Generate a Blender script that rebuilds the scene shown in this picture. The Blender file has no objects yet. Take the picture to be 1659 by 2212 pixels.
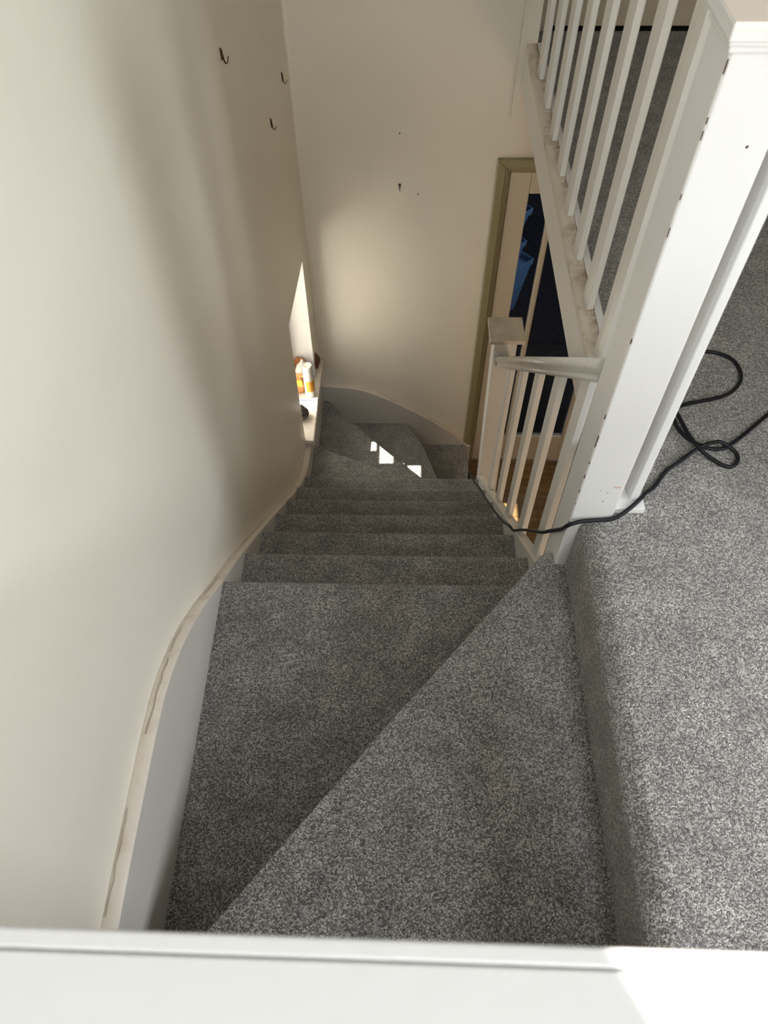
import bpy, bmesh, math, random
from mathutils import Vector, Matrix

random.seed(7)
S = bpy.context.scene
COL = S.collection

# ------------------------------------------------------------------ camera
cam_d = bpy.data.cameras.new('camera')
cam = bpy.data.objects.new('camera', cam_d)
COL.objects.link(cam)
R_, U_, F_ = (Vector((0.99971621, 0.02226407, -0.00847441)),
              Vector((-0.01328797, 0.81641096, 0.57731843)),
              Vector((-0.01977206, 0.57704199, -0.81647511)))
cam.matrix_world = Matrix(((R_.x, U_.x, -F_.x, 0.0), (R_.y, U_.y, -F_.y, 0.0),
                           (R_.z, U_.z, -F_.z, 1.35464), (0, 0, 0, 1)))
cam_d.sensor_fit = 'VERTICAL'
cam_d.sensor_height = 36.0
cam_d.lens = 1604.436 * 36.0 / 2212.0
cam_d.clip_start = 0.01
cam_d.dof.use_dof = True
cam_d.dof.focus_distance = 2.0
cam_d.dof.aperture_fstop = 7.5
S.camera = cam

# ------------------------------------------------------------------ light
S.view_settings.view_transform = 'Standard'
S.view_settings.look = 'None'
S.view_settings.gamma = 1.0
S.view_settings.exposure = 0.0
S.view_settings.use_curve_mapping = False
W = bpy.data.worlds.new('sky')
S.world = W
W.use_nodes = True
bg = W.node_tree.nodes['Background']
bg.inputs['Color'].default_value = (0.86, 0.94, 1.0, 1)
bg.inputs['Strength'].default_value = 4.5

sun_d = bpy.data.lights.new('sun', 'SUN')
sun_d.energy = 27.0
sun_d.color = (1.0, 0.95, 0.86)
sun_d.angle = 0.009
sun = bpy.data.objects.new('sun', sun_d)
COL.objects.link(sun)
sun.location = (-3, 2.8, 3)
sun.rotation_euler = Vector((1.0, 0.02, -1.2)).to_track_quat('-Z', 'Y').to_euler()

def area(name, loc, to, sx, sy, e, col):
    d = bpy.data.lights.new(name, 'AREA')
    d.shape = 'RECTANGLE'; d.size = sx; d.size_y = sy; d.energy = e; d.color = col
    o = bpy.data.objects.new(name, d); COL.objects.link(o)
    o.location = loc
    o.rotation_euler = (Vector(to) - Vector(loc)).to_track_quat('-Z', 'Y').to_euler()
    return o
# daylight through the bedroom and stair windows, and added fill lamps
area('bedroom_window_daylight', (2.98, -0.15, 1.42), (0.0, -0.15, 1.2), 0.75, 1.2, 63.0, (0.88, 0.93, 1.0))
area('landing_overhead_fill', (0.75, -1.45, 2.66), (0.6, 0.6, 0.0), 0.7, 0.55, 85.0, (0.88, 0.93, 1.0))  # added lamp under a closed ceiling, brightens the near landing
area('landing_back_fill', (0.0, -1.83, 1.75), (-0.1, 3.2, 0.4), 0.8, 0.9, 40.0, (0.88, 0.94, 1.0))  # added lamp behind the camera for balusters and far wall; no window there
area('stair_window_daylight', (-0.70, 2.83, -1.25), (0.6, 2.83, -1.45), 0.40, 0.6, 17.0, (1.0, 0.93, 0.83))
area('hall_warm_fill', (1.15, 0.43, -1.10), (0.8, 3.0, -1.2), 0.8, 0.8, 10.0, (1.0, 0.76, 0.54))  # added warm lamp, tints the lower newel and balusters; no window there

# ------------------------------------------------------------------ materials
def mat(name, col, rough=0.5, bump=None, spec=0.5, metal=0.0, var=None):
    """bump=(scale, strength, distance); var=(scale, colour2, lo, hi)"""
    m = bpy.data.materials.new(name); m.use_nodes = True
    nt = m.node_tree; b = nt.nodes['Principled BSDF']
    b.inputs['Base Color'].default_value = (*col, 1)
    b.inputs['Roughness'].default_value = rough
    b.inputs['Specular IOR Level'].default_value = spec
    b.inputs['Metallic'].default_value = metal
    tc = nt.nodes.new('ShaderNodeTexCoord')
    if bump:
        n = nt.nodes.new('ShaderNodeTexNoise'); n.inputs['Scale'].default_value = bump[0]
        n.inputs['Detail'].default_value = 4
        bp = nt.nodes.new('ShaderNodeBump'); bp.inputs['Strength'].default_value = bump[1]
        bp.inputs['Distance'].default_value = bump[2]
        nt.links.new(tc.outputs['Object'], n.inputs['Vector'])
        nt.links.new(n.outputs['Fac'], bp.inputs['Height'])
        nt.links.new(bp.outputs['Normal'], b.inputs['Normal'])
    if var:
        n = nt.nodes.new('ShaderNodeTexNoise'); n.inputs['Scale'].default_value = var[0]
        n.inputs['Detail'].default_value = 6; n.inputs['Roughness'].default_value = 0.6
        rp = nt.nodes.new('ShaderNodeMapRange')
        rp.inputs['From Min'].default_value = var[2]; rp.inputs['From Max'].default_value = var[3]
        mx = nt.nodes.new('ShaderNodeMix'); mx.data_type = 'RGBA'
        mx.inputs['A'].default_value = (*col, 1); mx.inputs['B'].default_value = (*var[1], 1)
        nt.links.new(tc.outputs['Object'], n.inputs['Vector'])
        nt.links.new(n.outputs['Fac'], rp.inputs['Value'])
        nt.links.new(rp.outputs['Result'], mx.inputs['Factor'])
        nt.links.new(mx.outputs['Result'], b.inputs['Base Color'])
    return m

def carpet_mat():
    m = bpy.data.materials.new('grey_twist_carpet'); m.use_nodes = True
    nt = m.node_tree; L = nt.links; b = nt.nodes['Principled BSDF']
    b.inputs['Roughness'].default_value = 0.95
    b.inputs['Specular IOR Level'].default_value = 0.1
    b.inputs['Sheen Weight'].default_value = 0.45
    b.inputs['Sheen Roughness'].default_value = 0.5
    b.inputs['Sheen Tint'].default_value = (1.0, 0.98, 0.95, 1)
    tc = nt.nodes.new('ShaderNodeTexCoord')
    v = nt.nodes.new('ShaderNodeTexVoronoi'); v.inputs['Scale'].default_value = 380
    v.inputs['Randomness'].default_value = 1.0
    nz = nt.nodes.new('ShaderNodeTexNoise'); nz.inputs['Scale'].default_value = 620; nz.inputs['Detail'].default_value = 2
    big = nt.nodes.new('ShaderNodeTexNoise'); big.inputs['Scale'].default_value = 13; big.inputs['Detail'].default_value = 5
    for n in (v, nz, big): L.new(tc.outputs['Object'], n.inputs['Vector'])
    sep = nt.nodes.new('ShaderNodeSeparateColor'); L.new(v.outputs['Color'], sep.inputs['Color'])
    ad = nt.nodes.new('ShaderNodeMath'); ad.operation = 'MULTIPLY_ADD'
    ad.inputs[1].default_value = 0.55
    L.new(sep.outputs[0], ad.inputs[0])
    sc = nt.nodes.new('ShaderNodeMath'); sc.operation = 'MULTIPLY'; sc.inputs[1].default_value = 0.5
    L.new(nz.outputs['Fac'], sc.inputs[0]); L.new(sc.outputs[0], ad.inputs[2])
    cr = nt.nodes.new('ShaderNodeValToRGB')
    e = cr.color_ramp.elements
    e[0].position = 0.22; e[0].color = (0.048, 0.045, 0.042, 1)
    e[1].position = 0.88; e[1].color = (0.74, 0.705, 0.66, 1)
    k = e.new(0.52); k.color = (0.218, 0.207, 0.193, 1)
    L.new(ad.outputs[0], cr.inputs['Fac'])
    # brushed pile: broad soft patches where the tufts lean another way
    mr = nt.nodes.new('ShaderNodeMapRange')
    mr.inputs['From Min'].default_value = 0.3; mr.inputs['From Max'].default_value = 0.7
    mr.inputs['To Min'].default_value = 0.74; mr.inputs['To Max'].default_value = 1.20
    L.new(big.outputs['Fac'], mr.inputs['Value'])
    mx = nt.nodes.new('ShaderNodeMix'); mx.data_type = 'RGBA'; mx.blend_type = 'MULTIPLY'
    mx.inputs['Factor'].default_value = 1.0
    L.new(cr.outputs['Color'], mx.inputs['A']); L.new(mr.outputs['Result'], mx.inputs['B'])
    L.new(mx.outputs['Result'], b.inputs['Base Color'])
    bp = nt.nodes.new('ShaderNodeBump'); bp.inputs['Strength'].default_value = 1.0
    bp.inputs['Distance'].default_value = 0.003
    inv = nt.nodes.new('ShaderNodeMath'); inv.operation = 'MULTIPLY_ADD'
    inv.inputs[1].default_value = -1.2
    L.new(v.outputs['Distance'], inv.inputs[0]); L.new(nz.outputs['Fac'], inv.inputs[2])
    L.new(inv.outputs[0], bp.inputs['Height']); L.new(bp.outputs['Normal'], b.inputs['Normal'])
    return m

def wood_mat():
    m = bpy.data.materials.new('oak_floorboards'); m.use_nodes = True
    nt = m.node_tree; L = nt.links; b = nt.nodes['Principled BSDF']
    b.inputs['Roughness'].default_value = 0.4
    tc = nt.nodes.new('ShaderNodeTexCoord'); mp = nt.nodes.new('ShaderNodeMapping')
    mp.inputs['Scale'].default_value = (2.0, 18.0, 18.0)
    n = nt.nodes.new('ShaderNodeTexNoise'); n.inputs['Scale'].default_value = 3; n.inputs['Detail'].default_value = 6
    cr = nt.nodes.new('ShaderNodeValToRGB')
    cr.color_ramp.elements[0].color = (0.12, 0.068, 0.026, 1); cr.color_ramp.elements[0].position = 0.3
    cr.color_ramp.elements[1].color = (0.26, 0.165, 0.07, 1); cr.color_ramp.elements[1].position = 0.7
    L.new(tc.outputs['Object'], mp.inputs['Vector']); L.new(mp.outputs['Vector'], n.inputs['Vector'])
    L.new(n.outputs['Fac'], cr.inputs['Fac']); L.new(cr.outputs['Color'], b.inputs['Base Color'])
    return m

def glass_mat(name, col=(1, 1, 1), rough=0.0):
    m = bpy.data.materials.new(name); m.use_nodes = True
    nt = m.node_tree
    for n in list(nt.nodes): nt.nodes.remove(n)
    o = nt.nodes.new('ShaderNodeOutputMaterial')
    t = nt.nodes.new('ShaderNodeBsdfTransparent'); t.inputs['Color'].default_value = (*col, 1)
    g = nt.nodes.new('ShaderNodeBsdfGlossy'); g.inputs['Roughness'].default_value = rough
    f = nt.nodes.new('ShaderNodeFresnel'); f.inputs['IOR'].default_value = 1.45
    x = nt.nodes.new('ShaderNodeMixShader')
    ge = nt.nodes.new('ShaderNodeNewGeometry')      # only the outer side of a pane reflects
    iv = nt.nodes.new('ShaderNodeMath'); iv.operation = 'SUBTRACT'; iv.inputs[0].default_value = 1.0
    mu = nt.nodes.new('ShaderNodeMath'); mu.operation = 'MULTIPLY'
    nt.links.new(ge.outputs['Backfacing'], iv.inputs[1]); nt.links.new(f.outputs[0], mu.inputs[0]); nt.links.new(iv.outputs[0], mu.inputs[1])
    nt.links.new(mu.outputs[0], x.inputs[0]); nt.links.new(t.outputs[0], x.inputs[1]); nt.links.new(g.outputs[0], x.inputs[2])
    nt.links.new(x.outputs[0], o.inputs['Surface'])
    return m

def frosted_mat():
    m = bpy.data.materials.new('added_obscured_glass'); m.use_nodes = True
    nt = m.node_tree
    for n in list(nt.nodes): nt.nodes.remove(n)
    o = nt.nodes.new('ShaderNodeOutputMaterial')
    t = nt.nodes.new('ShaderNodeBsdfTranslucent'); t.inputs['Color'].default_value = (0.55, 0.53, 0.5, 1)
    d = nt.nodes.new('ShaderNodeBsdfDiffuse'); d.inputs['Color'].default_value = (0.8, 0.8, 0.8, 1)
    x = nt.nodes.new('ShaderNodeMixShader'); x.inputs[0].default_value = 0.3
    nt.links.new(t.outputs[0], x.inputs[1]); nt.links.new(d.outputs[0], x.inputs[2])
    nt.links.new(x.outputs[0], o.inputs['Surface'])
    return m

M = {}
M['wall'] = mat('magnolia_wall_paint', (0.80, 0.75, 0.645), 0.42, (4, 0.18, 0.02), 0.35, var=(2.2, (0.77, 0.715, 0.605), 0.35, 0.7))
M['wallu'] = mat('darkened_wall_paint', (0.56, 0.50, 0.41), 0.6)  # wall colour darkened so less light bounces to the far landing
M['trim'] = mat('white_gloss_paint', (0.80, 0.775, 0.725), 0.32, (60, 0.12, 0.004))
M['trimw'] = mat('clean_white_gloss_paint', (0.75, 0.74, 0.72), 0.30, (40, 0.2, 0.003))
M['string'] = mat('grey_cream_string_paint', (0.60, 0.565, 0.51), 0.35, (40, 0.12, 0.003))
M['reveal'] = mat('white_reveal_paint', (0.86, 0.84, 0.80), 0.5)
M['mark'] = mat('pink_undercoat', (0.66, 0.50, 0.44), 0.6)
M['guard'] = mat('shaded_white_gloss_paint', (0.48, 0.475, 0.465), 0.4, (40, 0.2, 0.003))  # white rail; the shade over it is put into the grey colour
M['cap'] = mat('worn_cream_string_paint', (0.72, 0.645, 0.545), 0.5, (30, 0.3, 0.004), var=(14, (0.52, 0.43, 0.33), 0.52, 0.85))
M['dirty'] = mat('dirty_cream_paint', (0.74, 0.67, 0.57), 0.5, (40, 0.3, 0.003), var=(9, (0.30, 0.19, 0.09), 0.54, 0.78))
M['rail'] = mat('worn_rail_paint', (0.66, 0.62, 0.55), 0.28, (50, 0.2, 0.003), var=(12, (0.38, 0.33, 0.26), 0.55, 0.85))
def gather_dirt(m, x0, x1, col):
    """brown fluff gathered in the groove (towards +x), patchy"""
    nt = m.node_tree; L = nt.links; b = nt.nodes['Principled BSDF']
    src = b.inputs['Base Color'].links[0].from_socket
    tc = nt.nodes.new('ShaderNodeTexCoord'); sx = nt.nodes.new('ShaderNodeSeparateXYZ')
    L.new(tc.outputs['Object'], sx.inputs[0])
    g = nt.nodes.new('ShaderNodeMapRange'); g.inputs['From Min'].default_value = x0; g.inputs['From Max'].default_value = x1
    L.new(sx.outputs['X'], g.inputs['Value'])
    n = nt.nodes.new('ShaderNodeTexNoise'); n.inputs['Scale'].default_value = 26; n.inputs['Detail'].default_value = 8; n.inputs['Roughness'].default_value = 0.7
    L.new(tc.outputs['Object'], n.inputs['Vector'])
    r = nt.nodes.new('ShaderNodeMapRange'); r.inputs['From Min'].default_value = 0.40; r.inputs['From Max'].default_value = 0.62
    L.new(n.outputs['Fac'], r.inputs['Value'])
    mu = nt.nodes.new('ShaderNodeMath'); mu.operation = 'MULTIPLY'
    L.new(g.outputs['Result'], mu.inputs[0]); L.new(r.outputs['Result'], mu.inputs[1])
    mx = nt.nodes.new('ShaderNodeMix'); mx.data_type = 'RGBA'
    L.new(mu.outputs[0], mx.inputs['Factor']); L.new(src, mx.inputs['A']); mx.inputs['B'].default_value = (*col, 1)
    L.new(mx.outputs['Result'], b.inputs['Base Color'])
gather_dirt(M['dirty'], 0.492, 0.517, (0.20, 0.115, 0.05))
M['capdirty'] = mat('dusty_newel_cap_paint', (0.70, 0.63, 0.52), 0.55, (40, 0.2, 0.003), var=(7, (0.42, 0.36, 0.26), 0.45, 0.75))
M['captop'] = mat('bare_cap_primer', (0.80, 0.72, 0.65), 0.55, (50, 0.2, 0.002))
M['olive'] = mat('olive_architrave_paint', (0.30, 0.26, 0.145), 0.35, (40, 0.2, 0.003))
M['cream'] = mat('cream_door_paint', (0.58, 0.505, 0.39), 0.4, (50, 0.1, 0.003))
M['ceil'] = mat('ceiling_white', (0.8, 0.78, 0.74), 0.8)
M['carpet'] = carpet_mat()
M['wood'] = wood_mat()
M['glass'] = glass_mat('clear_glass', (0.96, 0.97, 0.97))
M['doorglass'] = glass_mat('door_glass', (0.7, 0.75, 0.8))
M['frost'] = frosted_mat()
M['cable'] = mat('black_cable_sheath', (0.006, 0.007, 0.010), 0.5, spec=0.3)
M['rust'] = mat('aged_brass', (0.10, 0.065, 0.03), 0.45, metal=0.7)
M['chip'] = mat('bare_brown_wood_chip', (0.09, 0.035, 0.03), 0.7)
M['dark'] = mat('dark_gap', (0.01, 0.01, 0.012), 0.9)
M['crack'] = mat('dark_crack', (0.22, 0.17, 0.12), 0.9)
M['porch'] = mat('dark_porch_wall', (0.022, 0.023, 0.026), 0.9)
M['porchfloor'] = mat('dark_blue_porch_carpet', (0.022, 0.026, 0.036), 0.95, (180, 0.8, 0.004), 0.1, var=(30, (0.012, 0.014, 0.022), 0.4, 0.6))
M['bin'] = mat('blue_plastic', (0.15, 0.27, 0.45), 0.4)
M['plastic'] = mat('white_bottle_plastic', (0.66, 0.62, 0.53), 0.35)
M['plug'] = mat('grey_wall_plug', (0.05, 0.045, 0.04), 0.7)
M['orange'] = mat('orange_label', (0.80, 0.36, 0.03), 0.5)
M['text'] = mat('label_print', (0.25, 0.09, 0.01), 0.6)
M['cloth'] = mat('white_cotton', (0.66, 0.62, 0.55), 0.9, (90, 0.6, 0.004))
M['nuts'] = mat('orange_brown_nuts', (0.42, 0.13, 0.035), 0.55, (150, 1.0, 0.006), var=(130, (0.75, 0.38, 0.14), 0.45, 0.65))
M['brown'] = mat('brown_leather', (0.13, 0.045, 0.018), 0.5, (60, 0.5, 0.004))
M['paper'] = mat('white_leaflet_paper', (0.85, 0.85, 0.86), 0.6)
M['blueink'] = mat('blue_leaflet_print', (0.20, 0.20, 0.62), 0.6)
M['yellow'] = mat('yellow_packet_print', (0.85, 0.55, 0.03), 0.5)
M['jar'] = mat('dark_glazed_jar', (0.05, 0.045, 0.04), 0.08)
M['brick'] = mat('render_outside', (0.55, 0.5, 0.45), 0.9)

# ------------------------------------------------------------------ helpers
def link(name, bm, m, parent=None, smooth=False, kind=None, label=None, cat=None, group=None):
    me = bpy.data.meshes.new(name)
    bmesh.ops.recalc_face_normals(bm, faces=bm.faces)
    bm.to_mesh(me); bm.free()
    for mm in (m if isinstance(m, (list, tuple)) else [m]): me.materials.append(mm)
    if smooth:
        for p in me.polygons: p.use_smooth = True
    o = bpy.data.objects.new(name, me); COL.objects.link(o)
    if parent is not None: o.parent = parent; o.matrix_parent_inverse = Matrix.Translation(-parent.location) if parent.type == 'EMPTY' else Matrix.Identity(4)
    if kind: o['kind'] = kind
    if label: o['label'] = label
    if cat: o['category'] = cat
    if group: o['group'] = group
    return o

def thing(name, label, cat, loc, group=None, kind=None):
    o = bpy.data.objects.new(name, None); COL.objects.link(o)
    o.location = loc; o.empty_display_size = 0.05
    o['label'] = label
    if cat: o['category'] = cat
    if group: o['group'] = group
    if kind: o['kind'] = kind
    return o

def NB(): return bmesh.new()

def prism(bm, poly, a, b, axis='z', mi=0):
    """poly in plan; axis z: (x,y), axis x: (y,z), axis y: (x,z)"""
    def P(u, v, w):
        return (u, v, w) if axis == 'z' else ((w, u, v) if axis == 'x' else (u, w, v))
    A = [bm.verts.new(P(u, v, a)) for u, v in poly]
    B = [bm.verts.new(P(u, v, b)) for u, v in poly]
    n = len(poly); fs = [bm.faces.new(A[::-1]), bm.faces.new(B)]
    for i in range(n):
        fs.append(bm.faces.new((A[i], A[(i + 1) % n], B[(i + 1) % n], B[i])))
    for f in fs: f.material_index = mi
    return A, B, fs

def box(bm, x0, x1, y0, y1, z0, z1, mi=0):
    return prism(bm, [(x0, y0), (x1, y0), (x1, y1), (x0, y1)], z0, z1, 'z', mi)

def hexa(bm, lo, hi):
    """two quads of 4 points (same winding), joined"""
    A = [bm.verts.new(p) for p in lo]; B = [bm.verts.new(p) for p in hi]
    bm.faces.new(A[::-1]); bm.faces.new(B)
    for i in range(4): bm.faces.new((A[i], A[(i + 1) % 4], B[(i + 1) % 4], B[i]))
    return A, B

def bevel(bm, w, seg=2, edges=None, ang=0.6):
    if edges is None:
        bm.normal_update()
        edges = [e for e in bm.edges if len(e.link_faces) == 2 and e.calc_face_angle(0) > ang]
    bmesh.ops.bevel(bm, geom=edges, offset=w, segments=seg, profile=0.5, affect='EDGES', clamp_overlap=True)

def tube(bm, pts, r, seg=8, closed_ends=True):
    pts = [Vector(p) for p in pts]; rings = []
    up = Vector((0, 0, 1))
    for i, p in enumerate(pts):
        t = (pts[min(i + 1, len(pts) - 1)] - pts[max(i - 1, 0)]).normalized()
        if abs(t.dot(up)) > 0.95: up = Vector((0.3, 1, 0)).normalized()
        s = t.cross(up).normalized(); u = s.cross(t).normalized()
        up = u
        rr = r[i] if isinstance(r, (list, tuple)) else r
        rings.append([bm.verts.new(p + rr * (math.cos(2 * math.pi * k / seg) * s + math.sin(2 * math.pi * k / seg) * u)) for k in range(seg)])
    for a, b in zip(rings, rings[1:]):
        for k in range(seg):
            bm.faces.new((a[k], a[(k + 1) % seg], b[(k + 1) % seg], b[k]))
    if closed_ends:
        bm.faces.new(rings[0][::-1]); bm.faces.new(rings[-1])

def lathe(bm, prof, c, seg=28, cap=True, lean=(0, 0)):
    rings = []
    for r, z in prof:
        rings.append([bm.verts.new((c[0] + lean[0] * z + r * math.cos(2 * math.pi * k / seg),
                                    c[1] + lean[1] * z + r * math.sin(2 * math.pi * k / seg), c[2] + z)) for k in range(seg)])
    for a, b in zip(rings, rings[1:]):
        for k in range(seg):
            bm.faces.new((a[k], a[(k + 1) % seg], b[(k + 1) % seg], b[k]))
    if cap:
        bm.faces.new(rings[0][::-1]); bm.faces.new(rings[-1])

def spline(pts, n=8):
    P = [Vector(p) for p in pts]; out = []
    Q = [2 * P[0] - P[1]] + P + [2 * P[-1] - P[-2]]
    for i in range(1, len(Q) - 2):
        for k in range(n):
            t = k / n
            a, b, c, d = Q[i - 1], Q[i], Q[i + 1], Q[i + 2]
            out.append(0.5 * ((2 * b) + (c - a) * t + (2 * a - 5 * b + 4 * c - d) * t * t + (3 * b - a - 3 * c + d) * t ** 3))
    out.append(P[-1])
    return out

def lerp_prof(prof, u):
    for (a, b), (c, d) in zip(prof, prof[1:]):
        if u <= c: return b + (d - b) * (u - a) / (c - a)
    return prof[-1][1]

# ================================================================== SETTING
XS, XW = -0.475, -0.506          # face of the wall string, face of the left wall
YS, YW = 3.207, 3.237            # the same on the far wall
Y0, RISE, GO = 1.0122, 0.2, 0.21643
ZF = -2.6                        # hall floor
ZC = 2.70                        # upstairs ceiling
SILL = -1.655

# ---- left wall: with the deep stair window and an unseen upper window
def wall_x(y):
    return XW if y < 2.6 else XW + (y - 2.6) * (0.028 / 0.637)
WY0, WY1, WZ1 = 2.605, 3.070, -0.887
OUT = -0.66
bm = NB()
ys = [-1.9, -1.2, -0.60, 0.06]
prism(bm, [(XW, -1.9), (XW, WY0), (OUT, WY0), (OUT, -1.9)], ZF - 0.1, 1.50)         # up to the upper sill
prism(bm, [(XW, 0.10), (XW, WY0), (OUT, WY0), (OUT, 0.10)], 1.50, ZC)
prism(bm, [(XW, -1.9), (XW, -0.75), (OUT, -0.75), (OUT, -1.9)], 1.50, ZC)
prism(bm, [(XW, -0.75), (XW, 0.10), (OUT, 0.10), (OUT, -0.75)], 2.55, ZC)
prism(bm, [(-0.75, 1.50), (0.10, 1.50), (0.10, 1.63), (-0.75, 2.20)], OUT, XW, 'x')   # unseen sill, sloped to shape the sun patch on the guard rail
prism(bm, [(XW, WY0), (wall_x(WY1), WY1), (OUT, WY1), (OUT, WY0)], ZF - 0.1, SILL - 0.03)
prism(bm, [(XW, WY0), (wall_x(WY1), WY1), (OUT, WY1), (OUT, WY0)], WZ1, ZC)
prism(bm, [(wall_x(WY1), WY1), (-0.4785, YW - 0.012), (-0.474, YW - 0.003), (-0.46, YW), (-0.46, 3.5), (OUT, 3.5), (OUT, WY1)], ZF - 0.1, ZC)
for f in bm.faces:                       # white painted reveals of the stair window
    c = f.calc_center_median()
    if OUT + .02 < c.x < XW and WY0 - .01 < c.y < WY1 + .01 and (abs(c.y - WY1) < .004 or abs(c.y - WY0) < .004 or abs(c.z - WZ1) < .004):
        f.material_index = 1
link('wall_left', bm, [M['wall'], M['reveal']], kind='structure', label='cream painted left wall of the stairwell with three hooks and a deep window')

# ---- far wall with the hall door opening
DX0, DX1, DZ1 = 0.462, 1.19, -0.475
bm = NB()
box(bm, -0.48, DX0, YW, YW + 0.16, ZF - 0.1, ZC)
box(bm, DX1, 2.0, YW, YW + 0.16, ZF - 0.1, -0.09)
box(bm, DX0, DX1, YW, YW + 0.16, DZ1, -0.09)
# boxed pier above the door where the landing trimmer meets the wall
v = box(bm, 0.455, 0.522, YW - 0.035, 3.42, -0.268, ZC)
link('wall_back', bm, M['wall'], kind='structure', label='cream far wall of the stairwell with the olive framed door')

bm = NB()
box(bm, 0.522, 0.60, 3.385, 3.50, 0.0, ZC)
box(bm, 1.36, 3.2, 3.385, 3.50, 0.0, ZC)
box(bm, 0.60, 1.36, 3.385, 3.50, 2.02, ZC)
box(bm, 0.56, 1.40, 3.50, 3.54, -0.05, 2.10)  # unseen backing, added to block light leaking under the door
link('wall_landing', bm, M['wallu'], kind='structure', label='cream wall at the far end of the upper landing')

bm = NB()
box(bm, 1.35, 1.47, 0.80, 3.50, 0.0, ZC)
link('wall_right', bm, M['wallu'], kind='structure', label='cream wall along the right of the upper landing')
# bedroom shell behind and to the right (light enters by its window)
bm = NB()
box(bm, -0.9, 3.3, -2.05, -1.9, -0.1, ZC)
link('wall_front', bm, M['wallu'], kind='structure', label='cream wall behind the camera')
bm = NB()
box(bm, 3.05, 3.2, -1.9, 3.5, -0.1, 0.80)
box(bm, 3.05, 3.2, -1.9, 3.5, 2.15, ZC)
box(bm, 3.05, 3.2, -1.9, -0.70, 0.80, 2.15)
box(bm, 3.05, 3.2, 0.70, 3.5, 0.80, 2.15)
link('wall_bedroom', bm, M['wallu'], kind='structure', label='cream bedroom wall with the daylight window')
bm = NB()
box(bm, -0.9, 3.3, -2.05, 3.55, ZC, ZC + 0.1)
box(bm, -0.506, 3.05, -0.95, -0.85, 2.06, ZC)     # unseen header, added to cut the overhead lamp's light on the far landing
link('ceiling', bm, M['ceil'], kind='structure', label='white ceiling above the landing')

# ---- landing floor with grey carpet and rounded nosing
bm = NB()
prism(bm, [(-0.50, -1.9), (3.05, -1.9), (3.05, 3.385), (0.542, 3.385), (0.542, 0.985), (0.454, 0.985),
           (0.454, -0.06), (-0.50, -0.06)], -0.055, 0.0)
arc = [(0.454 - 0.046 * math.cos(math.radians(a)), -0.046 + 0.046 * math.sin(math.radians(a))) for a in range(0, 91, 9)]
A, B, fs = prism(bm, arc + [(0.454, -0.055), (0.408, -0.055)], -0.06, 0.985, 'y')        # rolled nosing
box(bm, 0.4081, 0.46, -0.055, 0.975, -0.24, -0.0465)       # carpeted riser below the nosing
box(bm, -0.50, 0.46, -0.10, -0.064, -0.62, -0.02)
link('floor', bm, M['carpet'], kind='structure', label='grey carpet of the upper landing to the right of the stairs')

bm = NB()
box(bm, 0.486, 3.05, 1.05, 3.385, -0.125, -0.056)
box(bm, 0.50, 3.05, -1.9, 1.05, -0.125, -0.056)
link('ceiling_hall', bm, M['ceil'], kind='structure', label='white underside of the landing above the hall')

# ---- hall below
bm = NB()
box(bm, 0.20, 2.1, 0.2, 3.3, ZF - 0.06, ZF - 0.021)
fh = link('floor_hall', bm, M['dark'], kind='structure', label='brown wooden floor of the hall below the balusters')
for i in range(14):
    x0 = 0.43 + i * 0.118
    bm = NB(); box(bm, x0 + 0.001, x0 + 0.117, 0.4, YW + 0.05, ZF - 0.0205, ZF - random.uniform(0, .0006)); bevel(bm, .001, 1)
    link('floorboard', bm, M['wood'], fh)
bm = NB()
box(bm, 2.0, 2.1, 0.3, YW, ZF, -0.125)
link('wall_hall', bm, M['wall'], kind='structure', label='cream side wall of the hall below')
bm = NB()
box(bm, 0.4335, 2.0, 0.3, 0.4, ZF, -0.125)
link('wall_understairs', bm, M['wall'], kind='structure', label='cream end wall of the hall below the landing')

# ---- dark porch behind the glazed door
bm = NB()
box(bm, 0.2, 2.6, 4.42, 6.6, ZF - 0.05, ZF)
link('floor_porch', bm, M['porchfloor'], kind='structure', label='dark blue grey carpet behind the glazed door')
bm = NB()
box(bm, 0.2, 2.6, YW + 0.16, 4.42, ZF - 0.06, ZF - 0.012)
link('floor_threshold', bm, M['dark'], kind='structure', label='black threshold mat behind the glazed door')
bm = NB()
box(bm, 0.1, 0.2, YW + 0.16, 6.6, ZF - 0.06, -0.1)
box(bm, 2.6, 2.7, YW + 0.16, 6.6, ZF - 0.06, -0.1)
box(bm, 0.1, 2.7, 6.6, 6.7, ZF - 0.06, -0.1)
box(bm, 0.1, 2.7, YW + 0.16, 5.0, -0.2, -0.1)
box(bm, 0.1, 1.6, 5.0, 6.7, -0.2, -0.1)
link('wall_porch', bm, M['porch'], kind='structure', label='dark walls of the porch behind the glazed door')

# ---- stair window (window_1)
w1 = thing('window_1', 'bright deep stair window seen edge-on in the left wall', None, (-0.74, 2.83, -1.6), kind='structure')
GX = -0.622
bm = NB()
for b in ((GX - .02, GX + .02, WY0 - .01, 2.645, SILL - .03, WZ1 + .01), (GX - .02, GX + .02, 2.99, WY1 + .01, SILL - .03, WZ1 + .01),
          (GX - .02, GX + .02, 2.665, 2.99, SILL - .03, -1.60), (GX - .02, GX + .02, 2.665, 2.99, -0.905, WZ1 + .01)):
    box(bm, *b)
bevel(bm, 0.004, 1)
link('window_frame', bm, M['trimw'], w1)
for z0, z1 in ((-1.41, -1.40), (-1.29, -1.27), (-1.07, -1.05)):  # unseen bars, spaced to cut the sun into patches
    bm = NB(); box(bm, GX - .008, GX + .008, 2.644, 2.991, z0, z1); bevel(bm, 0.003, 1)
    link('glazing_bar', bm, M['trimw'], w1)
rows = ((-1.60, -1.41), (-1.40, -1.29), (-1.27, -1.07), (-1.05, -0.905))  # unseen pane layout, made up to shape the sun patches on the steps
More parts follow.
